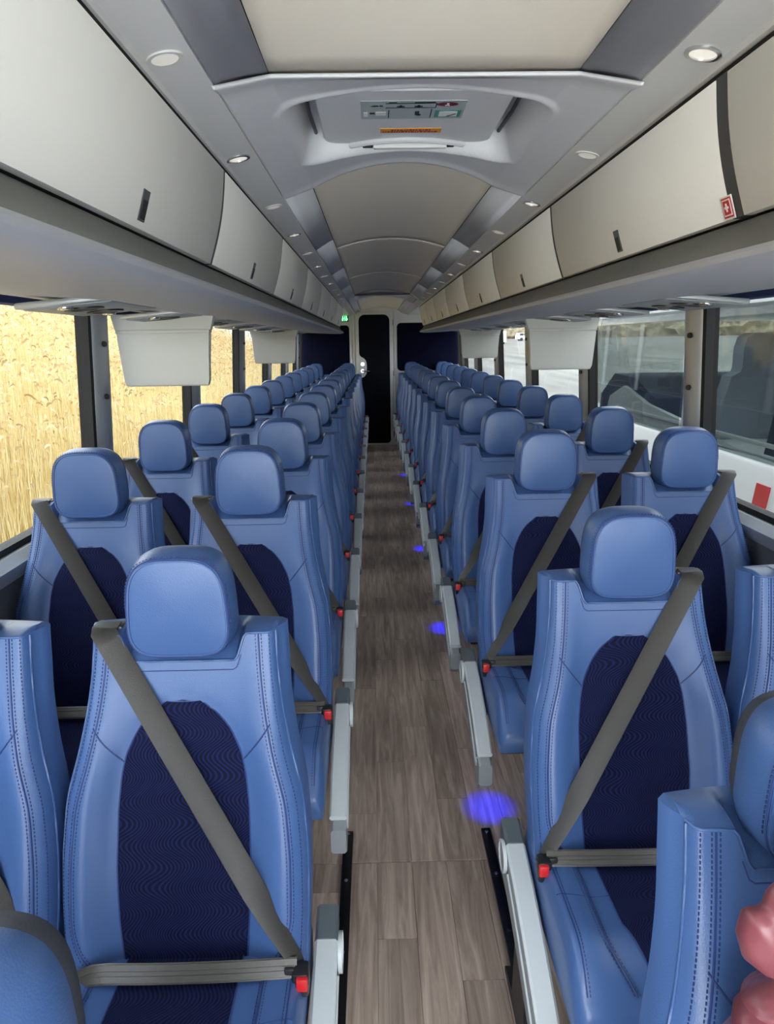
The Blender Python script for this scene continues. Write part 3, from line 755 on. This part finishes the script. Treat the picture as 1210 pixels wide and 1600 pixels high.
        b.tube([(s*(.108-.03*max(0, (-.38-y)/.1)), y, ct(.108, y)+.0015) for y in yi], .0014, 5)
    put(B(b, 'cushion_seam', M['seam'], 60), cu); tag(put(B(st, 'cushion_stitching', M['thread'], 0), cu), kind='stuff')
    # ---------------- frame and legs
    b = MB().box(-.20, .20, -.47, -.03, .275, .308, .006); put(B(b, 'seat_frame', M['frame_metal']))
    return out
SEAM = []

def belt_parts(mirror):
    out = []; B = lambda b, name, m, sm=35: b.build(name, m, None, sm, mirror)
    # shoulder strap: from the top of the window-side shoulder down to the aisle-side buckle
    A = Vector((.148, -.004, 1.024)); Z = Vector((-.212, -.192, .452)); path = [Vector((.155, .066, 1.014)), Vector((.152, .04, 1.027)), Vector((.1495, .008, 1.027))]
    ts = np.linspace(0, 1, 30); lim = []
    for t in ts:
        p = A.lerp(Z, t)
        lm = min(sy(max(-.215, min(.165, p.x+dx)), max(.42, min(1.0, p.z+dz_)))-.005 for dx, dz_ in ((-.016, -.01), (0, 0), (.016, .01)))
        lim.append(min(p.y, lm) if p.z < 1.0 else p.y)
    hull = []                                      # taut band: greatest convex curve in front of the cushion
    for q in zip(ts, lim):
        while len(hull) > 1 and (hull[-1][1]-hull[-2][1])*(q[0]-hull[-2][0]) >= (q[1]-hull[-2][1])*(hull[-1][0]-hull[-2][0]): hull.pop()
        hull.append(q)
    yh = np.interp(ts, [a for a, _ in hull], [c for _, c in hull])
    for t, y_ in zip(ts, yh):
        p = A.lerp(Z, t); path.append(Vector((p.x, float(y_), p.z)))
    path.append(Vector((-.219, float(yh[-1])-.004, .432)))
    n = len(path); ax = Vector((math.cos(math.radians(-32)), 0, math.sin(math.radians(-32))))
    def wd(i):
        a = min(1, max(0, (i-1)/4)); c = min(1, max(0, (i-(n-10))/9))
        return Vector((1, 0, 0)).lerp(Vector((.85, -.05, .45)), a).lerp(Vector((.75, -.55, .3)), c)
    widths = [.046]*(n-8)+list(np.linspace(.046, .028, 8))
    b = MB(); b.ribbon(path, widths, .0022, wd); strap = B(b, 'shoulder_belt', M['belt'], 50); out.append((strap, None))
    b = MB().box(.122, .178, .022, .06, 1.008, 1.0245, .005); out.append((B(b, 'belt_guide', M['belt_light']), strap))
    # lap belt lying across the cushion
    pl = [Vector((-.214+(.425)*t, -.205-.012*math.sin(math.pi*t), .452+.006*math.sin(math.pi*t)-(.03*max(0, t-.85)/.15))) for t in np.linspace(0, 1, 16)]
    b = MB(); up_ = Vector((0, .66, .75))
    b.ribbon(pl, .034, .002, lambda i: up_)
    for k in (-1, 1): b.ribbon([p+up_*.009*k+Vector((0, -.001, .001)) for p in pl], .011, .003, lambda i: up_)
    out.append((B(b, 'lap_belt', M['belt_light'], 50), None))
    # buckle
    b = MB().box(-.236, -.206, -.226, -.19, .405, .455, .006); bu = B(b, 'buckle', M['black_plastic']); out.append((bu, None))
    b = MB().box(-.2355, -.2145, -.234, -.222, .426, .452, .003); out.append((B(b, 'release_button', M['red']), bu))
    b = MB().box(-.21, -.192, -.216, -.208, .430, .458, .003); out.append((B(b, 'belt_tongue', M['frame_metal']), bu))
    return out

def arm_parts(mirror):
    out = []; B = lambda b, name, m, sm=35: b.build(name, m, None, sm, mirror)
    top = lambda t: (-.03-.412*t, .408-.072*t-.072*t*t)          # (y, z) along the arm
    ts = np.linspace(0, 1, 18)
    x0, x1 = -.281, -.235
    def sect(y, z, h, xa, xb, r=.006): return [(xa, y, z-h), (xa, y, z-r), (xa+r, y, z), (xb-r, y, z), (xb, y, z-r), (xb, y, z-h), (xb-r, y, z-h-r), (xa+r, y, z-h-r)]
    b = MB(); rings = []
    for t in np.linspace(-.02, 1.06, 20):
        y, z = top(t); h = .112+.010*t-.06*max(0, (t-.95)/.11)
        rings.append(sect(y, z-.012, h, x0+.002, x1-.004))
    b.loft(rings); body = B(b, 'armrest', M['arm_body']); out.append((body, None))
    b = MB(); b.loft([sect(*top(t), .014 if t < .98 else .008, x0, x1, .005) for t in np.linspace(.13, 1, 16)]); out.append((B(b, 'arm_pad', M['arm_grey']), body))
    b = MB(); b.loft([sect(top(t)[0], top(t)[1]+.003, .05, x0+.001, x1, .006) for t in (-.05, -.02, .04, .13)]); out.append((B(b, 'hinge_cap', M['arm_cap']), body))
    y, z = top(.10); b = MB(); b.disc((x0+.001, y, z-.045), .036, (-1, 0, 0), .006, 28); d = B(b, 'hinge_disc', M['arm_body']); out.append((d, body))
    b = MB(); b.disc((x0, y, z-.045), .038, (-1, 0, 0), .008, 28, inner=.033); out.append((B(b, 'disc_ring', M['arm_grey']), body))
    b = MB(); b.tube([(x0+.001, top(t)[0], top(t)[1]-.05-.022*t) for t in np.linspace(.2, .93, 14)]+[(x0+.001, top(.97)[0], top(.97)[1]-.028)], .0032, 6); out.append((B(b, 'arm_rib', M['arm_grey'], 60), body))
    return out

def make_proto(side, aisle):
    mir = side == 'L'
    key = (side,)
    if key not in SEATP: SEATP[key] = (seat_parts(mir)+belt_parts(mir), arm_parts(mir))
    return SEATP[key][0]+(SEATP[key][1] if aisle else [])

used = set()
def place_seat(side, aisle, Y0, dz, label):
    root = empty('passenger_seat', ((-1 if side == 'L' else 1)*(.472 if aisle else .944), Y0, dz))
    parts = make_proto(side, aisle); mp = {}
    for o, par in parts:
        if o.name in used: c = o.copy(); COL.objects.link(c)
        else: c = o; used.add(o.name)
        mp[o] = c
    for o, par in parts: mp[o].parent = root if par is None else mp[par]
    # pedestal under every seat reaches its own floor height
    s = -1 if side == 'L' else 1
    kk = ('ped', round(dz, 3))
    if kk not in SEATP:
        q = MB(); q.loft([[(-.03, -.08, z), (.03, -.08, z), (.03, -.34, z), (-.03, -.34, z)] for z in (-dz, .02-dz)]); q.loft([[(-.02, -.15, z), (.02, -.15, z), (.02, -.27, z), (-.02, -.27, z)] for z in (.02-dz, .28)])
        p = q.build('pedestal', M['frame_metal'], root); SEATP[kk] = p.data
    else:
        p = bpy.data.objects.new('pedestal', SEATP[kk]); COL.objects.link(p); p.parent = root
    p.location = (s*.05, 0, 0)
    if aisle and dz < .01:
        kk = ('leg', round(dz, 3))
        if kk not in SEATP:
            f0 = .0165 if dz < .01 else 0.
            q = MB(); q.loft([[(-.013, yb, zz), (.013, yb, zz), (.013, yf, zz), (-.013, yf, zz)] for zz, yb, yf in ((f0-dz, -.06, -.36), (f0+.014-dz, -.06, -.36), (f0+.034-dz, -.15, -.29), (.22, -.17, -.27), (.29, -.10, -.36))])
            p = q.build('leg', M['frame_metal'], root); SEATP[kk] = p.data
        else:
            p = bpy.data.objects.new('leg', SEATP[kk]); COL.objects.link(p); p.parent = root
        p.location = (s*-.258 if dz < .01 else s*-.21, 0, 0)
    tag(root, label, 'seat', 'blue coach seats')
    return root

PITCH = .81
rowname = ['nearest'] + ORD[1:]
for side, ys, sd in (('L', .497+.025, 'left'), ('R', .781+.025, 'right')):
    for k in range(0, 14):
        dy = {('L', 1): -.0125, ('R', 1): -.026, ('L', 0): -.03, ('R', 0): .014}.get((side, k), 0)
        dz = (-.115 if side == 'L' else -.08) if k == 0 else (0. if k == 1 else .081)
        Y0 = ys+PITCH*k+dy
        for aisle in (True, False):
            if k == 0 and not aisle: continue
            where = 'aisle' if aisle else 'window'
            if k == 0: lab = 'blue leather %s seat cut off by the bottom %s edge, nearest the camera' % (where, sd)
            else: lab = 'blue leather %s-side coach seat %s of the aisle, %s row from the camera' % (where, sd, ORD[k])
            place_seat(side, aisle, Y0, dz, lab)

# ---- floor tracks in front of the sliding seats
for s, x, scr in ((-1, .207, (2.07, 1.86, 1.6)), (1, .236, (2.065, 1.875, 1.66, 1.47))):
    r = empty('seat_track', (s*x, 1.2, 0))
    MB().box(-.015, .015, -1.0, .886, 0, .016, .002).build('track_bar', M['track'], r)
    for y in scr:
        q = MB().disc((0, y-1.2, .0155), .006, (0, 0, 1), .003, 14).build('screw', M['chrome'], r)
    tag(r, 'black screwed-down seat track on the floor, %s of the aisle' % ('left' if s < 0 else 'right'), 'seat track', 'floor seat tracks')

# ---- blue courtesy lights under the right-hand aisle seats
for i, k in enumerate((2, 4, 6, 8, 10)):
    y = .781+.025+PITCH*k-.21
    r = empty('floor_light', (.236, y, .355))
    MB().box(-.016, .016, -.03, .03, 0, .03, .004).build('housing', M['black_plastic'], r)
    MB().disc((0, 0, .001), .012, (0, 0, -1), .004, 16).build('lens', M['blue_led'], r)
    ld = bpy.data.lights.new('blue_spot', 'SPOT'); ld.color = (.0, .0, 1); ld.energy = 6; ld.spot_size = math.radians(36); ld.spot_blend = 1.; ld.shadow_soft_size = .01
    lo = bpy.data.objects.new('blue_spot', ld); COL.objects.link(lo); lo.parent = r; lo.location = (0, 0, -.012); lo.rotation_euler = (0, math.radians(-4), 0)
    tag(r, 'small blue floor light under right aisle seat, %s glow from the camera' % ORD[i], 'floor light', 'blue aisle floor lights')

# ---- puffer jacket lying on the nearest right-hand seat
jk = empty('puffer_jacket', (.47, .615, .36)); jk.scale = (1, .55, 1)
def puff(path, rad, name, parent):
    P = [Vector(p) for p in path]; rings = []; n = 36
    d = [0]
    for a, c in zip(P[:-1], P[1:]): d.append(d[-1]+(c-a).length)
    X = np.array([p[:] for p in P]); K = 60
    for i in range(K):
        t = d[-1]*i/(K-1); c = Vector([np.interp(t, d, X[:, j]) for j in range(3)]); c2 = Vector([np.interp(min(d[-1], t+.01), d, X[:, j]) for j in range(3)]); c1 = Vector([np.interp(max(0, t-.01), d, X[:, j]) for j in range(3)])
        ax = (c2-c1).normalized(); u = Vector((0, 0, 1)).cross(ax); u.normalize(); w = ax.cross(u)
        r = np.interp(t/d[-1], [a for a, _ in rad], [q for _, q in rad])*(1-.14*abs(math.cos(math.pi*t/.045))**5)
        rings.append([c+(u*math.cos(2*math.pi*k/n)+w*math.sin(2*math.pi*k/n))*r*(1+.05*math.sin(2*math.pi*k/n*3+t*40)) for k in range(n)])
    return MB().loft(rings).build(name, M['jacket'], parent, 80)
puff([(-.195, .04, .56), (-.13, .045, .60), (-.04, .05, .615), (.05, .06, .59)], [(0, .004), (.03, .03), (.1, .048), (.25, .055), (1, .07)], 'sleeve', jk)
puff([(-.0, -.02, .085), (-.02, .0, .2), (-.055, .03, .36), (-.075, .05, .48), (-.07, .06, .565)], [(0, .12), (.5, .15), (.8, .14), (.97, .06), (1, .005)], 'jacket_body', jk)
tag(jk, 'dusty maroon puffer jacket on the nearest right seat, at the picture edge', 'jacket')

# ================================================================== OUTSIDE
GZ = -1.35
gr = mk('ground', [(-3.4, -60, GZ), (3.5, -60, GZ), (3.5, 260, GZ), (-3.4, 260, GZ)], [(0, 1, 2, 3)], M['bounce_ground'], smooth=0); tag(gr, kind='structure')
# lot on the right rises gently with distance
v = []; xs = np.linspace(3.5, 260, 14); yv = np.linspace(-60, 260, 24)
for y in yv:
    for x in xs: v.append((x, y, GZ+max(0, .0175*(math.hypot(x, max(y, 0))-6))))
lot = mk('gravel_lot', v, grid_faces(len(yv), len(xs)), M['gravel']); tag(lot, kind='structure')
# reed bank on the left
def bz(x, y): return GZ+max(0, (-x-3.4))*.42
v = []; xs = np.linspace(-3.4, -12, 18); yv = np.linspace(-14, 60, 30)
for y in yv:
    for x in xs: v.append((x, y, bz(x, y)+.15*math.sin(x*3+y)*math.sin(y*1.7)*(1 if x < -3.6 else 0)))
bank = mk('reed_slope', v, grid_faces(len(yv), len(xs)), M['bank']); tag(bank, kind='structure')
def reeds(n, name, m, hmin, hmax, wid, plume):
    y = rng.uniform(-6, 42, n)*1.0; x = -3.6-rng.random(n)**1.2*7.5
    z = GZ+np.maximum(0, -x-3.4)*.42-.05
    h = rng.uniform(hmin, hmax, n); az = rng.uniform(0, 2*np.pi, n); lean = rng.normal(0, .11, n)+.04
    la = rng.uniform(0, 2*np.pi, n); dx, dy = np.cos(la)*lean*h, np.sin(la)*lean*h
    wx_, wy_ = np.cos(az)*wid, np.sin(az)*wid
    if not plume:
        V = np.empty((n, 6, 3)); hh = (0, .6, 1.)
        for k, t in enumerate(hh):
            cx, cy, cz = x+dx*t**1.7, y+dy*t**1.7, z+h*t*(1-.1*t*np.abs(lean))
            w = (1, .8, .25)[k]
            V[:, 2*k] = np.stack([cx-wx_*w, cy-wy_*w, cz], 1); V[:, 2*k+1] = np.stack([cx+wx_*w, cy+wy_*w, cz], 1)
        q = np.array([[0, 1, 3, 2], [2, 3, 5, 4]]); nv = 6
    else:
        V = np.empty((n, 8, 3)); bx, by, bz_ = x+dx, y+dy, z+h
        dr_ = rng.uniform(.05, .15, n); da = rng.uniform(0, 2*np.pi, n)
        for k, (t, w) in enumerate(((0, .3), (.35, 1.), (.7, .8), (1., .1))):
            cx, cy, cz = bx+np.cos(da)*dr_*t*.7, by+np.sin(da)*dr_*t*.7, bz_+dr_*(t-.7*t*t)
            V[:, 2*k] = np.stack([cx-wx_*w, cy-wy_*w, cz], 1); V[:, 2*k+1] = np.stack([cx+wx_*w, cy+wy_*w, cz+.02], 1)
        q = np.array([[0, 1, 3, 2], [2, 3, 5, 4], [4, 5, 7, 6]]); nv = 8
    F = (q[None]+np.arange(n)[:, None, None]*nv).reshape(-1, 4)
    me = bpy.data.meshes.new(name); me.vertices.add(n*nv); me.vertices.foreach_set('co', V.reshape(-1).astype(np.float32))
    me.loops.add(F.size); me.loops.foreach_set('vertex_index', F.reshape(-1).astype(np.int32))
    me.polygons.add(len(F)); me.polygons.foreach_set('loop_start', np.arange(0, F.size, 4, dtype=np.int32)); me.polygons.foreach_set('loop_total', np.full(len(F), 4, np.int32))
    me.update(calc_edges=True); me.materials.append(m); o = bpy.data.objects.new(name, me); COL.objects.link(o); return o
rb = reeds(75000, 'reed_stalks', M['reed'], .8, 2.3, .006, False); tag(rb, 'dense dry straw-coloured reeds on the bank outside the left windows', 'reeds', kind='stuff')
rp = reeds(30000, 'reed_plumes', M['plume'], 1.3, 2.6, .010, True); rp.parent = rb; tag(rp, 'russet feathery seed heads', kind='stuff')

# ---- neighbouring coach on the right
cx0, cx1 = 2.2, 4.7; CY0, CY1 = -4., 8.6
co = empty('parked_coach', ((cx0+cx1)/2, 2, GZ)); ox = (cx0+cx1)/2
def cbox(name, m, x0, x1, y0, y1, z0, z1, b=.0, parent=co): return MB().box(x0-ox, x1-ox, y0-2, y1-2, z0-GZ, z1-GZ, b).build(name, m, parent)
cb = cbox('lower_body', M['white_paint'], cx0, cx1, CY0, CY1+.1, GZ+.32, .82, .03)
for k in range(9):
    y1 = 4.34-.30*k
    if y1 < 1.5: break
    q = MB(); q.loft([[(cx0-.004-ox, y-2, z-GZ) for y, z in ((y1+.03, .50), (y1-.16+.03, .50-.0), (y1-.16-.02, .695-.02*(k % 2)*4), (y1-.02, .695-.02*(k % 2)*4))], [(cx0+.002-ox, y-2, z-GZ) for y, z in ((y1+.03, .50), (y1-.16+.03, .50), (y1-.16-.02, .695-.02*(k % 2)*4), (y1-.02, .695-.02*(k % 2)*4))]])
    q.build('red_block', M['red_paint'], cb, 0)
cbox('roof', M['white_paint'], cx0, cx1, CY0, CY1-.5, 1.72, 2.15, .12)
cbox('cabin_floor', M['wall'], cx0+.05, cx1-.05, CY0, CY1, .28, .33)
for a, b_ in ((CY0, -1.6), (-1.6, .6), (.6, 2.9), (2.9, 5.5), (5.54, 7.9)):
    o = mk('side_window', [(cx0+.01-ox, a+.015-2, .82-GZ), (cx0+.01-ox, b_-.015-2, .82-GZ), (cx0+.01-ox, b_-.015-2, 1.73-GZ), (cx0+.01-ox, a+.015-2, 1.73-GZ)], [(0, 1, 2, 3)], M['coach_glass'], co, 0)
    cbox('window_post', M['rail'] if b_ > 5 else M['wall'], cx0+.012, cx0+.05, b_-.03, b_+.02, .82, 1.73)
    o = mk('far_window', [(cx1-.01-ox, a+.015-2, .82-GZ), (cx1-.01-ox, b_-.015-2, .82-GZ), (cx1-.01-ox, b_-.015-2, 1.73-GZ), (cx1-.01-ox, a+.015-2, 1.73-GZ)], [(0, 1, 2, 3)], M['coach_glass'], co, 0)
    cbox('far_post', M['wall'], cx1-.05, cx1-.012, b_-.06, b_+.06, .82, 1.73)
cbox('inner_rail', M['white_paint'], cx0+.05, cx0+.08, CY0, 7.3, .90, .925, .004)
# raked windscreen
n = 13; v = []
for k in range(5):
    t = k/4; z = .82+(1.75-.82)*t
    for i in range(n):
        u = i/(n-1)*2-1; x = (cx0+cx1)/2+u*(cx1-cx0)/2*.995; y = CY1-.05-.55*t**1.3-.42*abs(u)**3
        v.append((x-ox, y-2, z-GZ))
mk('windscreen', v, grid_faces(5, n), M['coach_glass'], co)
q = MB(); q.loft([[(x-ox, y-2, z-GZ) for y, z in ((6.2, .85), (6.3, 1.05), (6.8, 1.20), (7.4, 1.22), (7.8, 1.0), (7.85, .82))] for x in (cx0+.10, cx1-.15)]); q.build('dashboard', M['far_seat'], co)
q = MB(); q.loft([[(x-ox, y-2, z-GZ) for y, z in ((4.8, .83), (5.6, .93), (6.4, 1.0), (7.0, 1.12), (7.4, 1.0), (7.5, .82))] for x in (cx0+.06, cx0+.10)]); q.build('side_cowl', M['white_paint'], co)
def far_seat(x, y, m):
    q = MB(); q.loft([[(x-ox+u*w, y-2+yo+(.05*math.cos(u*1.5)), z-GZ) for u in (-1, -.6, 0, .6, 1)]+[(x-ox+u*w, y-2+yo+.16, z-GZ) for u in (1, .6, 0, -.6, -1)] for z, w, yo in ((.33, .22, .0), (.8, .235, -.03), (1.1, .21, -.07), (1.28, .18, -.1), (1.31, .12, -.1), (1.34, .11, -.1), (1.48, .12, -.12), (1.55, .10, -.12), (1.58, .05, -.11))])
    q.build('coach_seat', m, co)
for k, y in enumerate((5.35, 4.5, 3.7, 2.9, 2.1, 1.3)):
    far_seat(cx0+.42, y, M['far_seat_pale'] if k in (0, 2) else M['far_seat']); far_seat(cx0+.9, y, M['far_seat'])
for y in (-.5, 5.9):
    MB().disc((cx0+.02-ox, y-2, .5), .5, (1, 0, 0), .3, 28).build('wheel', M['tyre'], co)
    MB().disc((cx1-.02-ox, y-2, .5), .5, (-1, 0, 0), .3, 28).build('wheel', M['tyre'], co)
tag(co, 'white coach with grey windows and red blocks parked alongside the right windows', 'coach')

# ---- far vehicles and brush
def lotz(x, y): return GZ+.0175*(math.hypot(x, y)-6)
def suv(px, py, rot, name, lab, cat, van=False):
    r = empty(name, (px, py, lotz(px, py)-.02)); r.rotation_euler.z = rot
    prof = [(-2.3, .35), (2.25, .35), (2.35, .75), (2.2, 1.05), (1.2, 1.12), (.65, 1.68), (-2.0, 1.72), (-2.3, 1.1)] if not van else [(-2.7, .35), (2.6, .35), (2.7, .8), (2.4, 1.2), (1.9, 1.35), (1.3, 2.2), (-2.7, 2.3)]
    q = MB(); q.loft([[(x, y, z if y0 else .35+(z-.35)*.99) for x, z in prof] for y, y0 in ((-.92, 0), (-.85, 1), (.85, 1), (.92, 0))]); q.build('car_body', M['white_paint'], r)
    wz = (1.12, 1.58) if not van else (1.35, 1.95)
    for s in (-1, 1):
        for a, b in (((-1.8, -.95), (-.85, .1), (.2, .85)) if not van else ((-2.3, -1.2), (-1.0, .2), (.4, 1.3))):
            MB().box(a, b, s*.925, s*.935, *wz).build('car_window', M['car_glass'], r, 0)
        for xx in (-1.4, 1.4): MB().disc((xx, s*.75, .36), .36, (0, s, 0), .2, 20).build('car_wheel', M['tyre'], r)
    MB().box(*( (2.30, 2.36) if not van else (2.62, 2.69)), -.6, .6, .6, .85).build('grille', M['ink'], r, 0)
    tag(r, lab, cat)
suv(33.5, 165, .12, 'parked_suv', 'small white sport utility vehicle far across the lot, through right windows', 'car')
suv(22.5, 138, 1.75, 'parked_van', 'small white van facing the coach far across the lot', 'van', True)
def brush_row(n):
    q = MB()
    for i in range(n):
        a = .02+i*.05; d = 205+random.uniform(-6, 6); x, y = d*math.sin(a), d*math.cos(a); r = random.uniform(6, 10)
        bm = bmesh.new(); bmesh.ops.create_icosphere(bm, subdivisions=3, radius=1)
        for w in bm.verts:
            k = 1+.25*math.sin(w.co.x*7+i)*math.sin(w.co.y*6)*math.sin(w.co.z*9+i); w.co = Vector((x+w.co.x*r*1.3*k, y+w.co.y*r*.6*k, lotz(x, y)+.5+max(w.co.z, -.2)*r*.55*k))
        q.bm(bm)
    tag(q.build('brush_thicket', M['brush']), 'hazy bare brush along the far side of the gravel lot', 'bushes', kind='stuff')
brush_row(24)
